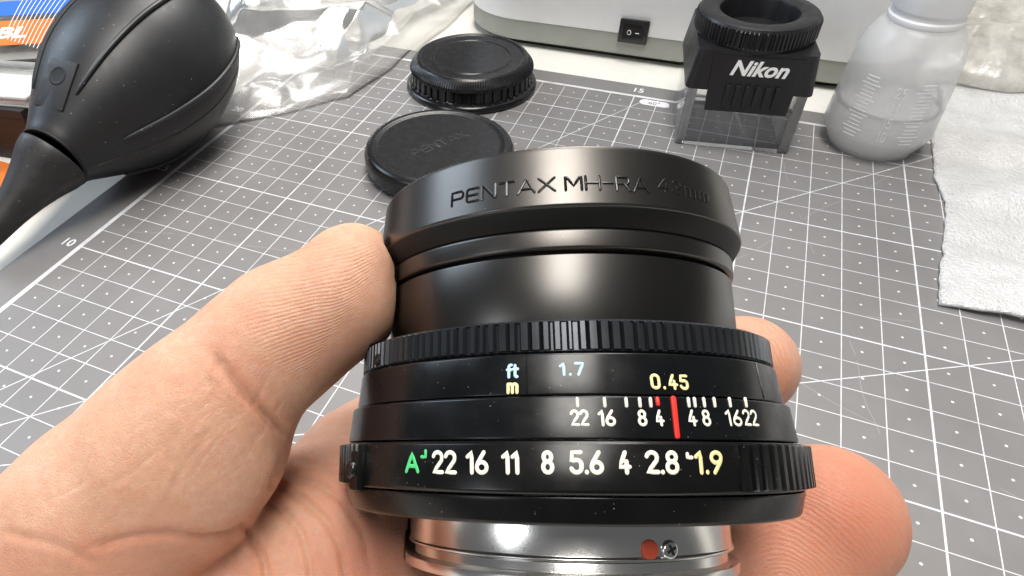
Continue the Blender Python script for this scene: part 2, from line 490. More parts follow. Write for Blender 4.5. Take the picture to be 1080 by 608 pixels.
def textobj(body, size, mat, name, parent, M, bold=0.0, shear=0.0, extrude=.004, sx=1.0):
    cu = bpy.data.curves.new(name + '_curve', 'FONT'); cu.body = body; cu.size = size; cu.align_x = 'CENTER'; cu.align_y = 'CENTER'
    cu.offset = bold; cu.shear = shear; cu.extrude = extrude; cu.resolution_u = 3
    to = bpy.data.objects.new(name + '_tmp', cu); C.objects.link(to)
    dg = bpy.context.evaluated_depsgraph_get(); me = bpy.data.meshes.new_from_object(to.evaluated_get(dg))
    bpy.data.objects.remove(to); bpy.data.curves.remove(cu)
    S = Matrix.Diagonal((sx, 1, 1, 1)); me.transform(M @ S); me.name = name
    me.materials.clear(); me.materials.append(mat)
    o = bpy.data.objects.new(name, me); C.objects.link(o); o.parent = parent
    return o


for s_, x_, y_ in (('5', -.62, 5), ('10', -.62, 10.02), ('15', -.62, 15), ('20', -.62, 20), ('25', -.62, 25),
                   ('5', 5, 27.6), ('10', 10, 27.6), ('15', 15.05, 27.6), ('20', 20, 27.6), ('25', 25, 27.6), ('30', 30, 27.6), ('35', 35, 27.6)):
    textobj(s_, .52, M_print, 'printed_number', cm, Matrix.Translation((x_, y_, .004)), .008, extrude=.002)
pl = prism(MB(), rrect(15.3, 16.5, 26.42, 26.88, .2), [(.002, 0), (.006, 0)]).build('angle_plate', M_print, cm, smooth=False)
textobj('60°', .36, M_mat, 'angle_number', pl, Matrix.Translation((15.9, 26.62, .009)), .004, extrude=.001)

# ================================================================ white appliance behind the mat
ap = empty('appliance', (0, 0, 0)); tag(ap, 'large white enamelled appliance with grey plinth and rocker switch behind the mat', 'appliance')
foot = rrect(5.2, 25.7, 30.95, 54, 3.2, 10)
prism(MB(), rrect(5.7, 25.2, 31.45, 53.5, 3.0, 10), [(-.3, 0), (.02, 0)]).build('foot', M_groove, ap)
prism(MB(), foot, [(0, .12), (.12, 0), (1.02, 0)]).build('plinth', M_base_grey, ap)
prism(MB(), rrect(5.14, 25.76, 30.89, 54.06, 3.2, 10), [(1.024, .03), (1.1, 0), (22, .4), (23.5, 2.0)]).build('housing', M_white, ap)
sw = MB().box(-.66, .66, -.10, .12, -.54, .54, Matrix.Translation((14.0, 30.86, 1.2)), .07).build('rocker_switch', M_sw, ap)
MB().box(-.46, .46, -.06, .06, -.36, .36, Matrix.Translation((14.0, 30.76, 1.2)) @ Matrix.Rotation(radians(6), 4, 'Z') @ Matrix.Rotation(radians(-4), 4, 'X'), .03).build('rocker', M_capgl, sw)
Msw = Matrix.Translation((14.0, 30.685, 1.2)) @ Matrix.Rotation(radians(90), 4, 'X')
mk = MB().tube([Vector((cos(a) * .08 - .17, sin(a) * .1, 0)) for a in [k * pi / 8 for k in range(16)]], .018, 6, None, True)
mk.map(lambda v: Msw @ v).build('switch_symbol', M_swm, sw)
MB().tube([Vector((.12, 0, 0)), Vector((.26, 0, 0))], .018, 6).map(lambda v: Msw @ v).build('switch_symbol', M_swm, sw)

# ================================================================ lens caps
cA = empty('rear_lens_cap', (8.05, 25.7, 0)); tag(cA, 'deep black rear lens cap with flared ribbed rim, behind the flat cap', 'lens cap')
prof = rp([(0, .02), (2.74, .02), (2.86, .06), (2.88, .16), (2.80, .28), (2.66, .34), (2.62, .42), (2.60, .86)], .03)
rib = lambda a, r, z: (.045 * (1 if (a * 44 / (2 * pi)) % 1 < .62 else -1)) if .33 < z < .88 else 0
MB().lathe(prof, 352, rib, cap=False).build('ribbed_skirt', M_capgl, cA)
prof = rp([(2.63, .86), (2.70, .90), (2.66, 1.02)], .02) + rp([(2.66, 1.02), (2.44, 1.30), (2.36, 1.36), (2.26, 1.36), (2.2, 1.31), (0, 1.31)], .03)
rib2 = lambda a, r, z: (.016 * sin(a * 150)) if .9 < z < 1.28 else 0
MB().lathe(prof, 600, rib2, cap=False).build('top_disc', M_capbl, cA)
MB().lathe(rp([(1.62, 1.305), (1.66, 1.335), (1.76, 1.335), (1.8, 1.305)], .01), 96, cap=False).build('raised_circle', M_capbl, cA)
cB = empty('body_cap', (9.32, 18.95, 0)); tag(cB, 'flat smooth black camera cap with embossed lettering, between the hand and the ribbed cap', 'lens cap')
prof = rp([(0, .01), (2.50, .01), (2.66, .08), (2.76, .30), (2.78, .72), (2.70, .92), (2.56, 1.0), (2.40, 1.0), (2.28, .955), (0, .955)], .06, 4)
MB().lathe(prof, 128, cap=False).build('cap_shell', M_capbl, cB)
MB().lathe(rp([(2.28, .95), (2.32, .975), (2.36, .975), (2.40, .95)], .01), 96, cap=False).build('rim_bead', M_embl, cB)
Mt = Matrix.Translation((0, 0, .958)) @ Matrix.Rotation(radians(58), 4, 'Z')
xx = -1.15
for ch in 'PENTVX':
    mb, wd = glyph_mb(ch, .42, .72, .07, lambda x, y, z, xx=xx: Mt @ Vector((x + xx, y - .2, z)), .014)
    mb.build('embossed_letter', M_embl, cB); xx += wd + .11

# ================================================================ rubber blower
def frame(origin, zdir, ydir):
    z = Vector(zdir).normalized(); y = (Vector(ydir) - z * Vector(ydir).dot(z)).normalized(); x = y.cross(z)
    return Matrix(((x.x, y.x, z.x, origin[0]), (x.y, y.y, z.y, origin[1]), (x.z, y.z, z.z, origin[2]), (0, 0, 0, 1)))


bc = onz(150, 78, 3.15); neck = onz(58, 166, 2.35); tip = onz(-22, 262, .9)
ax = (bc - neck).normalized()
bl = empty('air_blower'); bl.matrix_world = frame(neck, ax, Vector(CAM) - bc)
tag(bl, 'black rubber bulb air blower with raised ribs, lying left of the mat', 'air blower')
BL = (bc - neck).length
bprof = [(1.0, -.02), (1.14, .0), (1.22, .12), (1.36, .4), (1.75, 1.05), (2.25, 1.9), (2.72, 2.9), (3.02, 4.0), (3.12, 5.0), (3.02, 6.1), (2.7, 7.2), (2.1, 8.2), (1.2, 8.9), (.5, 9.15), (.0, 9.2)]


def smoothprof(pr, n=4):
    out = []
    for i in range(len(pr) - 1):
        p0 = pr[max(i - 1, 0)]; p1 = pr[i]; p2 = pr[i + 1]; p3 = pr[min(i + 2, len(pr) - 1)]
        for k in range(n):
            t = k / n
            out.append(tuple(.5 * ((2 * p1[j]) + (-p0[j] + p2[j]) * t + (2 * p0[j] - 5 * p1[j] + 4 * p2[j] - p3[j]) * t * t + (-p0[j] + 3 * p1[j] - 3 * p2[j] + p3[j]) * t ** 3) for j in (0, 1)))
    out.append(pr[-1]); return out


bp = smoothprof(bprof)
MB().lathe(bp, 96, cap=False).build('bulb', M_rub, bl, sharp=50)
zr = np.array([p[1] for p in bp]); rr = np.array([p[0] for p in bp])
rad = lambda z: float(np.interp(z, zr, rr))
for k in range(6):
    a = radians(90 - 29 + 60 * k)
    pts = [Vector(((rad(z) + .03) * cos(a + .02 * z), (rad(z) + .03) * sin(a + .02 * z), z)) for z in np.linspace(1.35, 8.2, 26)]
    MB().tube(pts, [.06 + .05 * sin(pi * i / 25) ** .5 if 0 < i < 25 else .05 for i in range(26)], 10).build('rib', M_rub, bl)
# mould seam
for a in (radians(90 + 52), radians(90 - 128)):
    MB().tube([Vector(((rad(z) + .005) * cos(a), (rad(z) + .005) * sin(a), z)) for z in np.linspace(.4, 8.8, 30)], .018, 6).build('mould_seam', M_rub2, bl)
# valve block with its hole
av = radians(90 - 52)
Mv = Matrix.Rotation(av - pi / 2, 4, 'Z') @ Matrix.Translation((0, 1.86, 1.42)) @ Matrix.Rotation(radians(-32), 4, 'X')
vb = MB().box(-.60, .60, -.6, .10, -.80, .85, Mv, .05).build('valve_block', M_rub2, bl)
vm = MB(); vm.lathe(rp([(.34, -.02), (.33, .012), (.27, .022), (.24, .006), (0, .005)], .01), 40, cap=False)
Mh = Mv @ Matrix.Translation((0.02, .10, .30)) @ Matrix.Rotation(radians(-90), 4, 'X')
vm.map(lambda v: Mh @ v).build('valve_hole', M_groove, vb)
nz_ = empty('nozzle_axis_tmp')
Mi = bl.matrix_world.inverted() @ Vector(tip)
bpy.data.objects.remove(nz_)
nl = Mi.length; Fn = frame((0, 0, 0), Mi, (0, 1, .1))
nprof = smoothprof([(1.0, .06), (1.16, -.02), (1.20, .1), (1.12, .45), (.92, .95), (.72, 1.6), (.55, 2.4), (.42, 3.4), (.33, nl), (.2, nl + .02), (.18, nl - .4)], 3)
MB().lathe(nprof, 64, cap=False).map(lambda v: Fn @ v).build('nozzle', M_rub2, bl, sharp=50)
ring = [Vector((1.17 * cos(a), 1.17 * sin(a), -.02)) for a in np.linspace(0, 2 * pi, 64, endpoint=False)]
MB().tube(ring, .05, 8, None, True).build('seam_groove', M_groove, bl)

# ================================================================ things left of the mat
ob = empty('orange_board'); tag(ob, 'orange board lying under the blower nozzle', 'board')
ob_o = [(-30, 0), (-3.55, 0), (-3.55, 15.5), (-30, 15.5)]
mbo = MB().box(-30, -3.5, 1, 13.2, -.316, -.16, None, .03); mbo.build('board_sheet', M_orange, ob)
bx = empty('black_box'); tag(bx, 'black card box under the clear plastic case at the left edge', 'box')
Mb = Matrix.Translation((-7.2, 14.9, -.315)) @ Matrix.Rotation(radians(8), 4, 'Z')
MB().box(-9, 1.15, -1.2, 6, 0, 2.3, Mb, .06).build('box_body', M_boxbl, bx)
MB().box(-9.02, 1.17, -1.22, 6.02, 1.9, 1.94, Mb).build('lid_seam', M_groove, bx)
cs = empty('plastic_case'); tag(cs, 'small clear plastic case resting on the black box', 'case')
Mc = Matrix.Translation((-7.2, 14.9, 1.99)) @ Matrix.Rotation(radians(12), 4, 'Z')
MB().box(-6, 1.3, -1.0, 1.9, 0, .06, Mc, .01).build('case_bottom', M_cardgr, cs)
MB().box(-6, 1.3, -1.0, 1.9, .065, .5, Mc, .12).build('clear_lid', M_blister, cs)
MB().box(-5.8, .9, -.6, 1.3, .068, .2, Mc, .05).build('white_insert', M_white, cs)
# blister pack
bp_ = empty('blister_pack'); tag(bp_, 'clear retail pack with orange and blue card, upper left corner', 'package')
Mp = Matrix.Translation(onz(16, 52, 2.4)) @ Matrix.Rotation(radians(27), 4, 'Z') @ Matrix.Rotation(radians(6), 4, 'X')
MB().box(-7, 1.9, -.9, 7.5, -.5, 0, Mp, .15).build('clear_tray', M_blister, bp_)
MB().box(-6.8, 1.8, -.75, 7.3, -.46, -.40, Mp).build('backing_card', M_cardgr, bp_)
MB().box(-6.6, 1.55, .35, 2.6, .004, .02, Mp).build('orange_label', M_cardor, bp_)
MB().box(-2.2, 1.9, 3.1, 4.6, .004, .02, Mp).build('blue_label', M_cardbl, bp_)
lt_ = textobj('JBL', 1.35, M_white, 'brand_lettering', bp_, Mp @ Matrix.Translation((-.75, 1.4, .026)), .05, extrude=.004)
fr = empty('reflection_strips'); tag(fr, 'thin white strips standing in for reflections and pleats of the pack plastic', 'plastic reflections')
fa, fb = onz(56, -14, 3.6), onz(22, 44, 3.3)
for k in range(10):
    d = Vector((.30 * (k - 4), -.04 * k, 0)); a = fa + d; b = fb + d * .8
    MB().tube([a.lerp(b, t) + Vector((0, 0, .12 * sin(pi * t))) for t in (0, .25, .5, .75, 1)], .016, 6).build('strand', M_refl, fr)
dish = empty('white_lid', onz(8, -9, 1.0)); tag(dish, 'round white lid at the top left corner behind the pack', 'lid')
MB().lathe(rp([(0, -1.3), (2.0, -1.3), (2.4, .1), (2.3, .5), (2.1, .55), (0, .5)], .1), 64, cap=False).build('lid_disc', M_white, dish)

# ================================================================ loupe
lp = empty('loupe', (18.84, 26.0, 0), (0, 0, radians(9.7))); tag(lp, 'black square magnifier loupe on clear acrylic skirt, beside the bottle', 'loupe')


def frust(w0, d0, w1, d1, z0, z1, mb=None, bevel=.0, off=(0, 0)):
    mb = mb or MB(); b0 = rrect(-w0, w0, -d0, d0, bevel or .01, 3); b1 = rrect(-w1 + off[0], w1 + off[0], -d1 + off[1], d1 + off[1], bevel or .01, 3)
    n = len(b0); vs = [(x, y, z0) for x, y in b0] + [(x, y, z1) for x, y in b1]
    fs = [(k, (k + 1) % n, n + (k + 1) % n, n + k) for k in range(n)]
    fs += [tuple(reversed(range(n))), tuple(range(n, 2 * n))]; return mb.add(vs, fs)


LW = 2.02
# acrylic skirt: hollow square tube
o0 = rrect(-LW, LW, -LW, LW, .12, 3); i0 = rrect(-LW + .28, LW - .28, -LW + .28, LW - .28, .06, 3)
n_ = len(o0); vs_ = [(x, y, .01) for x, y in o0] + [(x * 1.0, y * 1.0, 2.6) for x, y in o0] + [(x, y, 2.6) for x, y in i0] + [(x, y, .01) for x, y in i0]
fs_ = [(r_ * n_ + k, r_ * n_ + (k + 1) % n_, ((r_ + 1) % 4) * n_ + (k + 1) % n_, ((r_ + 1) % 4) * n_ + k) for r_ in range(4) for k in range(n_)]
MB().add(vs_, fs_).build('acrylic_skirt', M_acryl, lp, sharp=25)
for sx_ in (-1, 1):
    for sy_ in (-1, 1):
        MB().box(sx_ * (LW - .19) - .15, sx_ * (LW - .19) + .15, sy_ * (LW - .19) - .15, sy_ * (LW - .19) + .15, .02, 2.58, None, .03).build('skirt_lit_corner', M_aclit, lp)  # posts added so the skirt edges read as lit
    MB().box(-LW + .3, LW - .3, sx_ * (LW - .14) - .06, sx_ * (LW - .14) + .06, 1.52, 1.62, None, .02).build('skirt_lit_ledge', M_aclit, lp)
bd = empty('tmp'); bpy.data.objects.remove(bd)
body = MB(); frust(2.14, 2.14, 1.98, 1.98, 2.35, 3.75, body, .25)
body.build('housing', M_loupe, lp)
fpn = MB(); frust(1.38, .1, 1.5, .1, 1.65, 3.6, fpn, .04); fpn.map(lambda v: v + Vector((.05, -2.12 + (v.z - 2.35) * .114, 0)))
fp = fpn.build('front_panel', M_loupe, lp)
for k in range(6):
    xk = -.78 + k * .33
    MB().box(xk - .085, xk + .085, -2.36, -2.20, 1.85, 2.65, Matrix.Translation((0.05, 0.02, 0)), .03).build('grip_rib', M_loupe, fp)
kn = lambda a, r, z: (.035 * (1 if (a * 90 / (2 * pi)) % 1 < .5 else -1)) if 3.85 < z < 4.42 and r > 2 else 0
MB().lathe([(1.6, 3.65), (2.0, 3.65), (2.04, 3.78), (2.04, 3.84), (2.06, 3.86), (2.06, 4.40), (2.04, 4.44), (2.0, 4.52), (1.92, 4.56), (1.55, 4.56), (1.36, 4.50), (1.32, 4.4), (1.28, 3.7), (1.2, 3.3)], 360, kn, cap=False).build('eyepiece_ring', M_loupe, lp)
MB().lathe([(0, 3.45), (.7, 3.50), (1.25, 3.6), (1.26, 3.3), (0, 3.2)], 64, cap=False).build('magnifier_lens', M_lensglass, lp)
Ml = Matrix.Translation((.12, -2.118, 3.2)) @ Matrix.Rotation(radians(83.5), 4, 'X')
textobj('Nikon', .72, M_logo, 'logo_lettering', lp, Ml, .022, .32, extrude=.01, sx=1.02)

# ================================================================ bottle
bt = empty('plastic_bottle', (23.9, 26.3, 0)); tag(bt, 'translucent white graduated plastic bottle half full of clear liquid', 'bottle')
bt.scale = (.84, .84, 1.0)
bo = smoothprof([(0.0, .02), (1.55, .02), (1.66, .05), (2.02, .62), (2.12, .8), (2.12, 1.0), (2.03, 2.6), (1.98, 3.3), (1.90, 3.8), (1.72, 4.22), (1.48, 4.58), (1.2, 4.68), (1.16, 4.7)], 3)
MB().lathe(bo, 96, cap=False).build('bottle_body', M_hdpe, bt, sharp=60)
MB().lathe(rp([(0, .10), (1.5, .10), (1.93, .66), (2.05, .85), (2.04, 1.1), (1.98, 1.75), (1.85, 1.78), (0, 1.78)], .04), 72, cap=False).build('liquid', M_liquid, bt)
M_bcap = plain('white_bottle_cap', (.70, .71, .72), .4, .05, 40, var=.03)
MB().lathe(rp([(1.0, 4.62), (1.29, 4.64), (1.36, 4.70), (1.36, 4.86), (1.28, 4.9), (1.28, 5.05), (1.34, 5.1), (1.34, 6.3), (1.25, 6.45), (0, 6.45)], .04), 96, cap=False).build('screw_cap', M_bcap, bt)
va = math.atan2(CAM[1] - 26.35, CAM[0] - 23.75)


def bpl(a0):
    def f(x, y, z):
        r = 2.125 - max(0, y - 1.0) * .056
        return Vector(((r + z) * cos(a0 + x / 2.1), (r + z) * sin(a0 + x / 2.1), y))
    return f


for s_, z_ in (('15', 1.5), ('10', .98), ('20', 2.05), ('25', 2.6)):
    xo = -.28
    for ch in s_:
        mb, wd = glyph_mb(ch, .34, .8, .045, lambda x, y, z, xo=xo, z_=z_: bpl(va + .22)(x + xo, y + z_, z), .012)
        mb.build('volume_number', M_mark, bt); xo += wd + .09
for k in range(17):
    z_ = .95 + k * .135; L_ = .8 if k % 4 == 2 else .5
    for a0 in (va + .62, va - .42):
        pts = [bpl(a0)(x, z_ , 0) for x in np.linspace(-L_ / 2, L_ / 2, 5)]
        MB().tube(pts, .018, 6).build('graduation_line', M_mark, bt)

M_men = mat_film('liquid_edge', .85, (.22, .26, .34), .5, .1, 1, .01, True)
MB().tube([Vector((1.93 * cos(a), 1.93 * sin(a), 1.72)) for a in np.linspace(0, 2 * pi, 64, endpoint=False)], .075, 8, None, True).build('liquid_edge', M_men, bt)

# ================================================================ foam sheet
def grid_sheet(quad, nu, nv, fn, name, mat, parent=None, thick=0.0, sharp=None):
    """quad: corners a b c d (a-b along u, a-d along v); fn(u, v, p) -> point"""
    a, b, c, d = [Vector(q) for q in quad]; vs = []
    for j in range(nv + 1):
        for i in range(nu + 1):
            u, v = i / nu, j / nv; p = a.lerp(b, u).lerp(d.lerp(c, u), v); vs.append(fn(u, v, p))
    fs = [(j * (nu + 1) + i, j * (nu + 1) + i + 1, (j + 1) * (nu + 1) + i + 1, (j + 1) * (nu + 1) + i) for j in range(nv) for i in range(nu)]
    o = MB().add(vs, fs).build(name, mat, parent, sharp=sharp)
    if thick:
        md = o.modifiers.new('thickness', 'SOLIDIFY'); md.thickness = thick; md.offset = 1
    return o


fl = [onz(985, 20, .1), onz(983, 124, .1), onz(982, 142, .1), onz(987, 190, .1), onz(997, 212, .1), onz(997, 240, .1), onz(992, 285, .1), onz(990, 320, .1)]
fl[0] = Vector((27.0, 40, .1)); fl[1] = Vector((26.6, 30, .1))


def foam_fn(u, v, p):
    k = v * (len(fl) - 1); i = min(int(k), len(fl) - 2); e = fl[i].lerp(fl[i + 1], k - i)
    q = e + Vector((u * 17, -u * .6 * (1 - v) + u * .3, 0))
    n1 = noise.noise(Vector((q.x * .14 + q.y * .1, q.y * .62, 1.3))); n2 = noise.noise(Vector((q.x * .8, q.y * .9, 5)))
    q.z = .03 + .62 * max(0, n1 + .25) * min(1, u * 6 + .02) + .06 * abs(n2) * min(1, u * 8)
    q.x += .10 * noise.noise(Vector((0, q.y * 1.7, 3))) * (1 - u)
    q.y += .08 * noise.noise(Vector((q.x * 1.5, 0, 3)))
    return q


fs_o = grid_sheet([(0, 0, 0), (1, 0, 0), (1, 1, 0), (0, 1, 0)], 120, 150, foam_fn, 'foam_sheet', M_foam, None, .09)
tag(fs_o, 'white translucent foam wrapping sheet lying on the right of the mat', 'foam sheet')


# ================================================================ plastic bags
def ridge(p, s, seed):
    """folds of a stiff film: straight creases in a few directions, bent a little"""
    t = 0; a = 1.0; rr_ = random.Random(seed)
    for o in range(4):
        an = rr_.uniform(0, pi); f = s * rr_.uniform(.7, 1.3) * 1.45 ** o; ph_ = rr_.uniform(0, 9)
        wv = noise.noise(Vector((p[0] * f * .5, p[1] * f * .5, seed + o * 5.1)))
        x = (p[0] * cos(an) + p[1] * sin(an)) * f + ph_ + 1.6 * wv
        tri = abs((x % 2) - 1)
        t += a * tri * (.35 + .65 * abs(noise.noise(Vector((p[0] * f * .4, p[1] * f * .4, seed + o * 3.7)))) * 2); a *= .66
    return t


def bag_sheet(quad, amp, base, s, seed, name, mat, parent, nu=150, nv=110, fall=.15):
    def fn(u, v, p):
        e = min(1, min(u, 1 - u, v, 1 - v) / fall)
        w_ = Vector((noise.noise(Vector((p.x * .3, p.y * .3, seed))), noise.noise(Vector((p.x * .3, p.y * .3, seed + 9))), 0)) * 1.2
        r_ = ridge((p.x + w_.x * 2, p.y + w_.y * 2), s, seed)
        q = p.copy(); q.z = p.z + base * (e ** .5) + amp * r_ * (.25 + .75 * e); q += w_ * .5
        q.z = max(q.z, .05)
        return q
    return grid_sheet(quad, nu, nv, fn, name, mat, parent)


bgl = empty('clear_plastic_bag'); tag(bgl, 'crumpled clear plastic bag behind the blower at the mat corner', 'plastic bag')
q = [onz(236, 150, .05), onz(350, 98, .05), onz(505, 8, .05), onz(200, -40, .05)]
bag_sheet([(-1.2, 17.5, .05), (3.6, 22.6, .05), (4.6, 37, .05), (-9, 33, .05)], .5, .5, .30, 2, 'bag_film', M_film, bgl)
bag_sheet([(-1.6, 19.5, .2), (2.2, 23.6, .15), (3.6, 40, .2), (-12, 36, .3)], .8, 1.2, .22, 11, 'bag_film', M_film, bgl)
bag_sheet([(-3, 24, .2), (1.6, 27.5, .2), (5.0, 46, .3), (-16, 44, .3)], 1.2, 2.0, .17, 23, 'bag_film', M_film, bgl)
bgr = empty('milky_plastic_bag'); tag(bgr, 'creased milky plastic bag behind the bottle and the foam sheet', 'plastic bag')
bag_sheet([onz(968, 88, .2), onz(1130, 100, .2), onz(1180, -20, .2), onz(960, -30, .2)], .5, 1.3, .25, 31, 'bag_film', M_film2, bgr)
bag_sheet([onz(985, 38, .2), onz(1130, 50, .2), onz(1180, -60, .2), onz(960, -70, .2)], .9, 2.2, .2, 41, 'bag_film', M_film2, bgr)

# ================================================================ camera lens
c0 = np.array([2.1301, 2.2309, 9.98]); aa = np.array([.004438, -.972883, .231254]); aa /= np.linalg.norm(aa)
O = Vector(W(c0)); A = Vector(aa @ RW); Yd = Vector(W(np.zeros(3))) - O
ln = empty('camera_lens'); ln.matrix_world = frame(O, A, -Yd)      # local -Y looks at the photographer, Z towards the hood
tag(ln, 'black metal camera lens with hood held between thumb and fingers', 'camera lens')
LI = ln.matrix_world.inverted()


def hit(px, py, r):
    """where the sight line through a pixel meets the lens cylinder of radius r: (angle, height)"""
    o = LI @ Vector(CAM); d = (LI.to_3x3() @ Vector(np.array([(px - CX) / FOC, (py - CY) / FOC, 1.0]) @ RW))
    a = d.x ** 2 + d.y ** 2; b = 2 * (o.x * d.x + o.y * d.y); c = o.x ** 2 + o.y ** 2 - r * r
    disc = max(0, b * b - 4 * a * c); t = (-b - sqrt(disc)) / (2 * a); p = o + d * t
    return math.atan2(p.y, p.x), p.z


# hood
th_k = 0
hp = rp([(2.40, 1.315), (2.44, 1.33), (2.44, 2.125), (2.40, 2.14)], .015)
MB().lathe(hp, 192, cap=False).build('hood_tube', M_tube, ln)
MB().lathe([(2.33, 2.12), (2.33, 2.2)], 96, cap=False).build('hood_gap', M_groove, ln)
hp = rp([(2.36, 2.172), (2.43, 2.175), (2.47, 2.20), (2.475, 2.40), (2.46, 2.425), (2.44, 2.435), (2.56, 2.64), (2.60, 2.655), (2.615, 2.68), (2.61, 2.72), (2.53, 3.40), (2.515, 3.445), (2.47, 3.455), (2.42, 3.43), (2.40, 3.3), (2.15, 2.3), (1.75, 2.2), (1.7, 1.6)], .02, 3)
hd = MB().lathe(hp, 256, cap=False).build('hood', M_hood, ln)
MB().lathe(rp([(2.44, 2.432), (2.468, 2.436), (2.600, 2.642), (2.590, 2.66)], .006), 192, cap=False).build('hood_bevel_shade', M_bevel_shade, hd)  # thin cover on the hood's own bevel, blackened for its shade
MB().lathe([(0, 2.05), (.8, 1.98), (1.72, 1.75), (1.7, 1.5), (0, 1.5)], 64, cap=False).build('front_element', M_lensglass, ln)
# hood lettering, laid round the cone
for word, pxa, pxb in (('PENTVX', 477, 585), ('MH-RV', 597, 683)):
    rH = 2.58
    a_l, _ = hit(pxa, 208, rH); a_r, _ = hit(pxb, 197, rH)
    h_ = .17; ws = [GL[c_][0] for c_ in word]; gap = .3
    tot = (a_r - a_l) * rH; sc_ = tot / (sum(ws) + gap * (len(word) - 1)); xo = 0
    for c_ in word:
        def pl_(x, y, z, xo=xo):
            hh = 2.855 + y; r = 2.61 + (hh - 2.72) * (-.08 / .68) + z + .002
            an = a_l + (x + xo) / rH
            return Vector((r * cos(an), r * sin(an), hh))
        mb, wd = glyph_mb(c_, h_, sc_ / h_, .034, pl_, .012)
        mb.build('engraved_letter', M_engr, hd); xo += wd + gap * sc_
a_l, _ = hit(694, 200, 2.6); a_r, _ = hit(748, 214, 2.6)
xs = 0; tot = (a_r - a_l) * 2.6; mm = [('4', .5), ('3', .46), ('m', .7), ('m', .7)]
GL['3'] = (.46, [arc(.23, .76, .22, .24, 150, -80, 8) + arc(.23, .26, .23, .26, 85, -150, 8)])
sc_ = tot / (sum(w_ for _, w_ in mm) + .2 * 3)
for c_, w_ in mm:
    def pl_(x, y, z, xo=xs):
        hh = 2.87 + y + .02; x = x + y * .25; r = 2.61 + (hh - 2.72) * (-.08 / .68) + z + .002; an = a_l + (x + xo) / 2.6
        return Vector((r * cos(an), r * sin(an), hh))
    mb, wd = glyph_mb(c_, .17, sc_ / .17, .022, pl_, .008); mb.build('engraved_letter', M_engr, hd); xs += wd + .2 * sc_

# focus grip
KN = 144
kn = lambda a, r, z: (.03 * (1 if (a * KN / (2 * pi)) % 1 < .6 else -1)) if .955 < z < 1.265 and r > 2.7 else 0
MB().lathe([(2.5, .925), (2.77, .93), (2.79, .945), (2.79, .95), (2.795, .958), (2.785, 1.262), (2.78, 1.27), (2.76, 1.29), (2.68, 1.305), (2.42, 1.31)], KN * 5, kn, cap=False).build('focus_grip', M_knurl, ln, sharp=25)
a_, h_ = hit(401, 380, 2.78)
Md = Matrix.Rotation(a_, 4, 'Z') @ Matrix.Translation((2.78, 0, h_)) @ Matrix.Rotation(radians(90), 4, 'Y')
MB().lathe(rp([(.075, 0), (.085, .05), (.055, .06), (.04, .03), (0, .02)], .01), 24, cap=False).map(lambda v: Md @ v).build('grub_screw', M_engr, ln)
# distance ring
fr_ = MB().lathe(rp([(2.7, .455), (2.88, .46), (2.89, .475), (2.84, .90), (2.82, .918), (2.7, .92)], .012), 192, cap=False).build('distance_ring', M_ring, ln)
RD = 2.871
ea, _ = hit(555, 395, RD)
for pxe in (555, 801):
    ea, _ = hit(pxe, 392, RD)
    pts = [Vector(((2.889 - (z - .475) * .115) * cos(ea), (2.889 - (z - .475) * .115) * sin(ea), z)) for z in np.linspace(.49, .9, 4)]
    MB().tube(pts, .010, 6).build('scale_edge', M_ring, fr_)
dfp = MB().lathe(rp([(2.8, .0), (3.0, .006), (3.005, .02), (2.955, .43), (2.94, .447), (2.8, .45)], .012), 192, cap=False).build('depth_scale_ring', M_ring, ln)
apr = lambda a: False
aL0, _ = hit(786, 497, 3.1); aL1 = aL0 + 1.35
aR1, _ = hit(381, 497, 3.1); aR0 = aR1 - 1.2
RBN = 120


def grip(a, r, z):
    if not (-.515 < z < -.03 and r > 3.0): return 0
    a = (a + pi) % (2 * pi) - pi
    on = aL0 <= a <= aL1 or aR0 <= a <= aR1 or (abs(a - pi / 2) < .5)
    return (.075 if (a * RBN / (2 * pi)) % 1 < .62 else .028) if on else 0


ar = MB().lathe(rp([(2.9, -.548), (3.03, -.545), (3.055, -.52), (3.06, -.50)], .012) + [(3.06, -.49), (3.055, -.05), (3.05, -.04)] + rp([(3.045, -.035), (3.03, -.012), (2.9, -.008)], .012), RBN * 8, grip, cap=False).build('aperture_ring', M_lens, ln, sharp=28)
# lock button on the left
a_, h_ = hit(374, 495, 3.14)
Mk = Matrix.Rotation(a_, 4, 'Z') @ Matrix.Translation((3.075, 0, h_))
bk = MB().box(-.03, .09, -.13, .13, -.25, .22, Mk, .03).build('lock_button_seat', M_lens, ar)
Mk2 = Mk @ Matrix.Translation((.07, 0, 0)) @ Matrix.Rotation(radians(90), 4, 'Y')
MB().lathe(rp([(.11, 0), (.11, .06), (.08, .085), (0, .085)], .02), 32, cap=False).map(lambda v: Mk2 @ v).build('lock_button', M_engr, bk)
MB().lathe(rp([(2.0, -.86), (2.84, -.853), (2.93, -.846), (2.955, -.82), (3.015, -.60), (3.02, -.562), (2.8, -.552)], .015), 192, cap=False).build('rear_barrel', M_lens, ln)
mt = MB().lathe(rp([(1.7, -1.30), (2.12, -1.30), (2.15, -1.285), (2.15, -1.26), (2.13, -1.245), (2.13, -.9), (2.16, -.86), (1.9, -.85)], .012), 192, cap=False).build('mount_flange', M_chrome, ln)
bay = MB(); bay.lathe(rp([(1.9, -1.305), (2.07, -1.31), (2.07, -1.42), (2.2, -1.44), (2.2, -1.56), (2.12, -1.58), (1.85, -1.58), (1.8, -1.2)], .012), 192, cap=False); bay.build('bayonet_ring', M_chrome, ln)
a_, h_ = hit(685, 580, 2.13)
Mk = Matrix.Rotation(a_, 4, 'Z') @ Matrix.Translation((2.13, 0, h_)) @ Matrix.Rotation(radians(90), 4, 'Y')
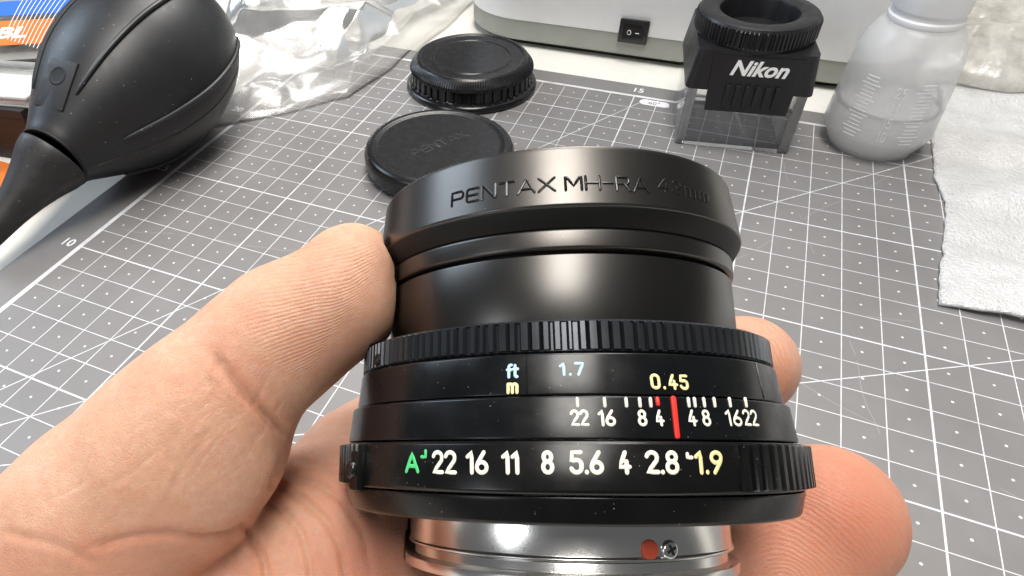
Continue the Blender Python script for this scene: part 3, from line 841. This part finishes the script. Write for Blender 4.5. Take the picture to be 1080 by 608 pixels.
MB().lathe(rp([(.108, -.03), (.108, .015), (.08, .022), (0, .025)], .01), 32, cap=False).map(lambda v: Mk @ v).build('alignment_dot', M_orangedot, mt)
a_, h_ = hit(706, 580, 2.13)
Mk = Matrix.Rotation(a_, 4, 'Z') @ Matrix.Translation((2.13, 0, h_)) @ Matrix.Rotation(radians(90), 4, 'Y')
scw = MB().lathe(rp([(.105, -.03), (.105, .015), (.085, .035), (0, .04)], .01), 32, cap=False).map(lambda v: Mk @ v).build('screw', M_chrome, mt)
crs = MB()
for rot in (25, 115):
    crs.box(-.06, .06, -.012, .012, .036, .046 + rot * 1e-5, Mk @ Matrix.Rotation(radians(rot), 4, 'Z'))
crs.build('screw_slot', M_groove, scw, smooth=False)


def put(txt, pxc, pyc, R_, mat, parent, hpx, wpx=None, wsc=None, stroke=.042, slope=0.0, gap=.15, nm='numeral', thick=.006, h0=0.0):
    """write txt centred at a pixel of the lens surface; hpx and wpx its size in pixels"""
    at, ht = hit(pxc, pyc, R_)
    R_ = R_ + (ht - h0) * slope; at, ht = hit(pxc, pyc, R_)
    _, h1 = hit(pxc, pyc - hpx / 2, R_); _, h2 = hit(pxc, pyc + hpx / 2, R_)
    hgt = abs(h1 - h2); ws = [GL[c_][0] for c_ in txt]
    if wpx is not None:
        a1, _ = hit(pxc - wpx / 2, pyc, R_); a2, _ = hit(pxc + wpx / 2, pyc, R_)
        tot = (a2 - a1) * R_ - stroke; sc_ = tot / (sum(ws) + gap * (len(txt) - 1))
    else: sc_ = hgt * wsc; tot = sc_ * (sum(ws) + gap * (len(txt) - 1))
    hh_ = hgt - stroke; xo = -tot / 2
    for c_ in txt:
        def pl_(x, y, z, xo=xo):
            hz = ht + y - hh_ / 2; r = R_ + (hz - ht) * slope + z; an = at + (x + xo) / R_
            return Vector((r * cos(an), r * sin(an), hz))
        mb, wd = glyph_mb(c_, hh_, sc_ / hh_, stroke, pl_, thick)
        mb.build(nm, mat, parent); xo += wd + gap * sc_


RA = 3.058
for s_, px_, py_, w_, mt_ in (('A', 434.5, 488, 15, M_gpaint), ('22', 468, 488, 26, M_wpaint), ('16', 503, 488, 24, M_wpaint), ('11', 538.5, 488, 20, M_wpaint),
                              ('8', 577.5, 488, 14, M_wpaint), ('5.6', 618.5, 488, 37, M_wpaint), ('4', 658.5, 488, 15, M_wpaint), ('2.8', 698.5, 488, 36, M_wpaint), ('1.9', 748, 488, 30, M_ypaint)):
    put(s_, px_, py_, RA, mt_, ar, 26 if s_ != 'A' else 23, w_, stroke=.044, gap=.2, thick=.005)
put('>', 447, 484, RA, M_gpaint, ar, 20, 7, stroke=.04)
put('<', 727.5, 484, RA, M_wpaint, ar, 14, 8, stroke=.04)
RF = 2.986
for s_, px_, w_ in (('22', 611, 20), ('16', 640, 19), ('8', 677.5, 10), ('4', 695.5, 10), ('4', 730, 10), ('8', 745, 9), ('16', 774, 17), ('22', 791.5, 15)):
    put(s_, px_, 441, RF, M_wpaint, dfp, 18, w_, stroke=.030, gap=.2, thick=.004, slope=-.12, h0=.19)
for px_, mt_, ya, yb, wd_ in [(p_, M_wpaint, 419, 430, .036) for p_ in (609, 638, 661, 675.5, 687, 727.5, 734, 744, 755, 771.5, 788.5)] + [(694.5, M_rpaint, 419, 428, .045), (711.5, M_rpaint, 419, 462, .062)]:
    a1, h1 = hit(px_, ya + 1.5, RF); a2, h2 = hit(px_ + (1.5 if wd_ > .05 else .4), yb - 1.5, RF)
    pts = []
    for t in (0, .5, 1):
        hz = h1 + (h2 - h1) * t; an = a1 + (a2 - a1) * t; r = 3.005 - (hz - .02) * .122 + .003
        pts.append(Vector((r * cos(an), r * sin(an), hz)))
    MB().tube(pts, wd_ / 2, 8).build('tick_mark', mt_, dfp)
put('ft', 540.5, 391.5, RD, M_bpaint, fr_, 16, 14, stroke=.034, gap=.1, nm='scale_letter', slope=-.1176, h0=.65)
put('m', 540.5, 407.5, RD, M_ypaint, fr_, 17, 14, stroke=.036, nm='scale_letter', slope=-.1176, h0=.65)
put('1.7', 603, 389.5, RD, M_bpaint, fr_, 15, 27, stroke=.032, gap=.3, slope=-.1176, h0=.65)
put('0.45', 706.5, 403, RD, M_ypaint, fr_, 17, 40, stroke=.034, gap=.3, slope=-.1176, h0=.65)

# ================================================================ hand
def cap_sdf(X, a, b, ra, rb):
    ba = b - a; h = np.clip(((X - a) @ ba) / (ba @ ba), 0, 1)
    d = X - (a + h[..., None] * ba)
    return np.sqrt((d * d).sum(-1)) - (ra + (rb - ra) * h)


def smin(a, b, k):
    h = np.maximum(k - np.abs(a - b), 0) / k
    return np.minimum(a, b) - h * h * k * .25


def chain(X, pts, k=.25):
    D = None
    for (p, r), (q, s) in zip(pts, pts[1:]):
        d = cap_sdf(X, p, q, r, s); D = d if D is None else smin(D, d, k)
    return D


def J(px, py, d, rpx):                    # joint: a place on the photograph, its distance, its half width there
    return (Pc(px, py, d), rpx / FOC * d)


THUMB = [J(372, 283, 10.0, 48), J(356, 316, 9.95, 62), J(300, 352, 9.9, 70), J(260, 386, 9.85, 70), J(218, 438, 9.8, 88), J(180, 482, 9.9, 97), J(115, 540, 10.0, 100), J(20, 622, 10.2, 106)]
BULGE = [J(205, 440, 9.8, 70), J(233, 476, 9.72, 64), J(190, 505, 9.85, 76)]
THENAR = [J(190, 510, 10.2, 78), J(80, 615, 10.6, 105), J(-60, 700, 11.0, 150)]
PALM1 = [J(300, 560, 11.3, 80), J(360, 570, 11.6, 110), J(420, 610, 11.7, 120), J(520, 690, 11.8, 120)]
PALM2 = [J(150, 680, 11.0, 150), J(300, 690, 11.3, 150), J(460, 740, 11.8, 140)]
WEB = [J(240, 590, 10.9, 70), J(330, 640, 11.0, 90), J(420, 690, 11.2, 100)]
INDEX = [J(380, 500, 12.6, 72), J(470, 440, 14.1, 64), J(600, 400, 15.0, 52), J(730, 385, 14.4, 48), J(786, 386, 13.2, 48), J(791, 389, 12.5, 43)]
MIDDLE = [J(440, 640, 12.3, 85), J(600, 660, 12.4, 75), J(740, 640, 11.9, 76), J(812, 592, 11.4, 82), J(868, 547, 11.15, 77)]
RING_ = [J(420, 740, 12.2, 85), J(600, 780, 12.4, 72), J(740, 770, 12.0, 70), J(800, 700, 11.4, 66), J(770, 665, 11.0, 58)]
LITTLE = [J(380, 830, 11.8, 75), J(540, 870, 11.8, 62), J(650, 850, 11.5, 56), J(690, 790, 11.2, 50)]
WRIST = [J(60, 690, 10.8, 150), J(-120, 860, 11.6, 190)]
lo = np.array([-9.5, -1.3, 8.2]); hi = np.array([7.9, 9.2, 16.6]); hs = .075
nx, ny, nz = [int((hi[i] - lo[i]) / hs) for i in range(3)]
gx, gy, gz = [lo[i] + hs * np.arange(n) for i, n in enumerate((nx, ny, nz))]
F3 = np.empty((nx, ny, nz), np.float32)
for i0_ in range(0, nx, 24):
    sl = slice(i0_, min(nx, i0_ + 24))
    X = np.stack(np.meshgrid(gx[sl], gy, gz, indexing='ij'), -1)
    palm = smin(chain(X, PALM1), chain(X, PALM2), .8)
    palm = smin(palm, chain(X, WEB), .35); palm = smin(palm, chain(X, WRIST), 1.2)
    idx = chain(X, INDEX, .35); palm = smin(palm, idx, .35)
    mid = chain(X, MIDDLE, .35); palm = smin(palm, mid, .3)
    palm = smin(palm, chain(X, RING_, .3), .25); palm = smin(palm, chain(X, LITTLE, .3), .25)
    thb = smin(smin(chain(X, THUMB, .3), chain(X, BULGE, .3), .18), chain(X, THENAR, .5), .6)
    F3[sl] = smin(palm, thb, .14)


def surface_nets(Fv):
    s = Fv < 0
    c = [s[a:a + Fv.shape[0] - 1 or None, b:b + Fv.shape[1] - 1 or None, d:d + Fv.shape[2] - 1 or None][:Fv.shape[0] - 1, :Fv.shape[1] - 1, :Fv.shape[2] - 1] for a in (0, 1) for b in (0, 1) for d in (0, 1)]
    cnt = sum(x.astype(np.int8) for x in c); act = (cnt > 0) & (cnt < 8)
    ids = -np.ones(act.shape, np.int64); I = np.argwhere(act); ids[act] = np.arange(len(I))
    acc = np.zeros((len(I), 3)); w_ = np.zeros(len(I))
    cor = [(a, b, d) for a in (0, 1) for b in (0, 1) for d in (0, 1)]
    val = {k: Fv[I[:, 0] + k[0], I[:, 1] + k[1], I[:, 2] + k[2]].astype(float) for k in cor}
    for k in cor:
        for ax_ in range(3):
            if k[ax_]: continue
            k2 = list(k); k2[ax_] = 1; k2 = tuple(k2); a, b = val[k], val[k2]; m_ = (a < 0) != (b < 0)
            t = np.where(m_, a / np.where(m_, a - b, 1), 0)
            p = np.tile(np.array(k, float), (len(I), 1)); p[:, ax_] = t
            acc[m_] += p[m_]; w_[m_] += 1
    V = I + acc / w_[:, None]; faces = []
    for ax_ in range(3):
        o1, o2 = [(1, 2), (2, 0), (0, 1)][ax_]
        sl0 = [slice(None)] * 3; sl1 = [slice(None)] * 3; sl0[ax_] = slice(0, -1); sl1[ax_] = slice(1, None)
        a = s[tuple(sl0)]; b = s[tuple(sl1)]; E_ = np.argwhere(a != b)
        ok = (E_[:, o1] > 0) & (E_[:, o2] > 0) & (E_[:, o1] < Fv.shape[o1] - 1) & (E_[:, o2] < Fv.shape[o2] - 1); E_ = E_[ok]
        fl_ = a[E_[:, 0], E_[:, 1], E_[:, 2]]
        def g(d1, d2):
            q_ = E_.copy(); q_[:, o1] -= d1; q_[:, o2] -= d2; return ids[q_[:, 0], q_[:, 1], q_[:, 2]]
        Q = np.stack([g(1, 1), g(0, 1), g(0, 0), g(1, 0)], 1); Q[~fl_] = Q[~fl_][:, ::-1]; faces.append(Q)
    return V, np.concatenate(faces)


Fp = np.pad(F3, 1, constant_values=1.0)
V, Q = surface_nets(Fp)
V = (V - 1) * hs + lo
# relax the net a little
def relax(V, Q, it, lam=.5):
    e = np.concatenate([Q[:, [0, 1]], Q[:, [1, 2]], Q[:, [2, 3]], Q[:, [3, 0]]]); e = np.unique(np.sort(e, 1), axis=0)
    deg = np.bincount(e.ravel(), minlength=len(V))[:, None]
    for _ in range(it):
        s_ = np.zeros_like(V); np.add.at(s_, e[:, 0], V[e[:, 1]]); np.add.at(s_, e[:, 1], V[e[:, 0]])
        V = V + lam * (s_ / deg - V)
    return V
V = relax(V, Q, 3)
me = bpy.data.meshes.new('hand'); me.from_pydata(V.tolist(), [], Q.tolist()); me.update()
tmp = bpy.data.objects.new('hand_tmp', me); C.objects.link(tmp)
sm = tmp.modifiers.new('s', 'SUBSURF'); sm.levels = 1; sm.render_levels = 1
dg = bpy.context.evaluated_depsgraph_get(); me2 = bpy.data.meshes.new_from_object(tmp.evaluated_get(dg)); bpy.data.objects.remove(tmp)
nv = len(me2.vertices); V = np.empty(nv * 3); me2.vertices.foreach_get('co', V); V = V.reshape(-1, 3)
Nn = np.empty(nv * 3); me2.vertices.foreach_get('normal', Nn); Nn = Nn.reshape(-1, 3)
u = V[:, 0] / V[:, 2] * FOC + CX; v = V[:, 1] / V[:, 2] * FOC + CY
front = np.clip(-(Nn * V).sum(1) / np.linalg.norm(V, axis=1), 0, 1) ** .5


def polyd(pl):
    best = np.full(nv, 1e9); tt = np.zeros(nv); tot = 0; sgn = np.zeros(nv)
    for a, b in zip(pl, pl[1:]):
        a = np.array(a, float); b = np.array(b, float); ba = b - a; L_ = np.hypot(*ba)
        h = np.clip(((u - a[0]) * ba[0] + (v - a[1]) * ba[1]) / L_ ** 2, 0, 1)
        d = np.hypot(u - a[0] - h * ba[0], v - a[1] - h * ba[1]); m_ = d < best
        best[m_] = d[m_]; tt[m_] = (tot + h[m_] * L_)
        tot += L_
    return best, tt / tot


disp = np.zeros(nv)
dep = V[:, 2]
CREASES = [([(224, 372), (236, 388), (252, 408), (276, 432), (300, 456), (306, 462)], 6, .105, 9.9, 1.3),     # thumb joint
           ([(240, 395), (262, 420), (290, 446)], 3, .022, 9.9, 1.3),
           ([(300, 480), (288, 520), (262, 552), (241, 563), (215, 566), (180, 562), (140, 566), (90, 580)], 5, .07, 9.9, 1.6),
           ([(258, 552), (268, 572), (278, 590), (282, 615)], 4.0, .09, 11, 2),
           ([(276, 528), (300, 540), (318, 562), (326, 590), (330, 620)], 4, .06, 11.3, 2),
           ([(286, 512), (318, 524), (344, 548), (360, 580), (366, 620)], 4, .06, 11.3, 2),
           ([(300, 500), (335, 508), (362, 528), (382, 560), (392, 610)], 4, .045, 11.5, 2),
           ([(308, 486), (345, 490), (380, 515), (402, 550)], 4, .03, 11.5, 2),
           ([(0, 560), (60, 575), (110, 600)], 5, .03, 10, 2)]
for pl_, wd, dp, zc, zr_ in CREASES:
    b, t_ = polyd(pl_); tap = np.clip(np.minimum(t_, 1 - t_) * 7 + .15, 0, 1)
    disp -= dp * np.exp(-(b / wd) ** 2) * tap * np.exp(-((dep - zc) / zr_) ** 4)
    disp += dp * .14 * np.exp(-((b - wd * 2.1) / (wd * 1.4)) ** 2) * tap * np.exp(-((dep - zc) / zr_) ** 4)
# fine skin folds on the thumb's near side
rng = np.random.RandomState(3)
for k in range(46):
    cx_, cy_ = rng.uniform(60, 285), 0; cy_ = 330 + (285 - cx_) * .62 + rng.uniform(25, 150)
    an = radians(rng.uniform(-75, -25)); L_ = rng.uniform(18, 50)
    b, t_ = polyd([(cx_ - L_ * cos(an), cy_ - L_ * sin(an)), (cx_, cy_ + rng.uniform(-3, 3)), (cx_ + L_ * cos(an), cy_ + L_ * sin(an))])
    disp -= rng.uniform(.003, .009) * np.exp(-(b / 1.7) ** 2) * np.clip(np.minimum(t_, 1 - t_) * 5, 0, 1) * (dep < 11)
for k in range(12):
    o_ = k * 7
    b, t_ = polyd([(228 - o_ * .5, 400 + o_), (262 - o_ * .5, 425 + o_), (296 - o_ * .3, 462 + o_ * .9)])
    disp -= .006 * np.exp(-(b / 1.8) ** 2) * np.clip(np.minimum(t_, 1 - t_) * 5, 0, 1) * (dep < 11)
# swelling
disp += front * .02 * np.sin(V[:, 0] * 2.1 + 1) * np.sin(V[:, 1] * 2.6)
V2 = V + Nn * (disp * np.clip(front * 1.5, 0, 1))[:, None]
# flesh gives way to the lens it holds
rel = V2 - c0; hh = rel @ aa; radl = rel - hh[:, None] * aa; rl = np.linalg.norm(radl, axis=1)
rc = np.interp(hh, [-1.7, -1.24, -1.235, -.87, -.86, -.55, -.54, 0, .01, .45, .46, .92, .93, 1.31, 1.32, 2.17, 2.2, 2.4, 2.68, 3.45],
               [2.25, 2.25, 2.23, 2.23, 2.98, 3.05, 3.2, 3.2, 3.03, 2.98, 2.91, 2.86, 2.81, 2.8, 2.46, 2.46, 2.5, 2.5, 2.67, 2.58]) + .012
inside = (rl < rc) & (hh < 3.5) & (hh > -1.62)
V2[inside] += radl[inside] / rl[inside, None] * (rc[inside] - rl[inside])[:, None]
# attributes: ridge phase (fingerprint) and where it shows; skin red, deepened where the hand lies in shade
def sstep(x, a, b): t = np.clip((x - a) / (b - a), 0, 1); return t * t * (3 - 2 * t)
tu, tv = u - 372, v - 330
wob = 6 * np.sin(u * .035 + 1.3) * np.cos(v * .03) + 2.5 * np.sin(u * .09 + v * .05)
ph_t = v + 22 * np.log1p(np.exp(np.clip(((u - 352) + (v - 326) * .55) / 22, -30, 30))) * 1.15 - 10 * np.log1p(np.exp(np.clip((300 - u) / 16, -30, 30))) * .5 + wob * .6
m_t = sstep(np.hypot((u - 345) / 1.15, v - 325), 92, 50) * (dep < 10.8) * sstep(np.sin(0) + (u - 232) * .72 + (372 - v) * .7, -6, 16)
ph_m = 0
ph_m = np.sqrt(((u - 826) * .85) ** 2 + (v - 612) ** 2) + 4 * np.sin(u * .04 + v * .03) + 2 * np.sin(v * .09)
m_m = sstep(u, 770, 800) * sstep(v, 440, 475) * sstep(np.hypot(u - 826, v - 612), 165, 120) * .8
ph_i = np.hypot(u - 775, (v - 400) * .9); m_i = sstep(u, 775, 790) * (v < 445)
ph = np.where(u > 600, np.where(v > 445, ph_m, ph_i), ph_t); mk_ = np.clip(np.maximum(m_t, np.maximum(m_m, m_i)), 0, 1)
red = .30 * np.exp(-(((u - 355) / 60) ** 2 + ((v - 375) / 40) ** 2)) + .32 * np.exp(-(((u - 900) / 75) ** 2 + ((v - 545) / 75) ** 2)) + .65 * sstep(u, 290, 400) * sstep(v, 420, 500) + .4 * sstep(v, 545, 600) * sstep(u, 500, 240) + .35 * (u > 740) * (v < 450)  # palm under the lens reddened further for its shade
red += .3 * np.exp(-(polyd([(232, 375), (300, 456)])[0] / 22) ** 2) + .35 * np.exp(-(polyd(CREASES[2][0])[0] / 14) ** 2)
me2.vertices.foreach_set('co', (np.array(V2 @ RW) + CAM).ravel())
for nm_, arr in (('ridge', ph), ('ridge_mask', mk_), ('redness_and_shade', np.clip(red, 0, 1))):
    at_ = me2.attributes.new(nm_, 'FLOAT', 'POINT'); at_.data.foreach_set('value', arr.astype(np.float32))
me2.update(); me2.shade_smooth(); me2.name = 'hand'


def mat_skin():
    m, t, b = new_mat('skin')
    def att(n):
        a = t.nodes.new('ShaderNodeAttribute'); a.attribute_name = n; return N(t, a.outputs['Fac'])
    n1 = noise_tex(t, 1.1, 5, .6); n2 = noise_tex(t, 9, 4, .6); n3 = noise_tex(t, 3.2, 3)
    base = ramp(t, n1 * .6 + n2 * .4, [(.3, (.535, .285, .184)), (.55, (.615, .362, .248)), (.75, (.685, .445, .325))])
    col = mixc(t, att('redness_and_shade') * .85, base, (.51, .185, .112))
    spots = N(t, ramp(t, n3, [(.58, (0, 0, 0)), (.75, (1, 1, 1))])) * .3
    col = mixc(t, spots, col, (.56, .225, .165))
    rl_ = ((att('ridge') + noise_tex(t, 2.2, 2) * 7) * 1.35).sin(); rn = noise_tex(t, 14, 3)
    grooves = rl_.lt(-.55) * att('ridge_mask')
    t.links.new(col, b.inputs['Base Color'])
    setp(b, rough=.46, sss=1.0, ssss=.10, sssr=(1.0, .35, .18), spec=.42)
    h = rl_ * att('ridge_mask') * (rn * 1.4 - .1)
    b1 = bump(t, b, h, .38, .014)
    v = t.nodes.new('ShaderNodeTexVoronoi'); v.inputs['Scale'].default_value = 26; t.links.new(coords(t), v.inputs['Vector']); v.feature = 'DISTANCE_TO_EDGE'
    pores = N(t, v.outputs['Distance']).min(.12) * 3 + noise_tex(t, 7, 5, .65, dist=.6) * 1.2
    b2 = bump(t, b, pores, .5, .03, b1)
    rr_ = N(t, ramp(t, noise_tex(t, 5, 4), [(.3, (.36,) * 3), (.7, (.55,) * 3)])); t.links.new(rr_.s, b.inputs['Roughness'])
    return m


hand = bpy.data.objects.new('hand', me2); me2.materials.clear(); me2.materials.append(mat_skin()); C.objects.link(hand)
tag(hand, 'left hand holding the lens with thumb and fingertips', 'hand')
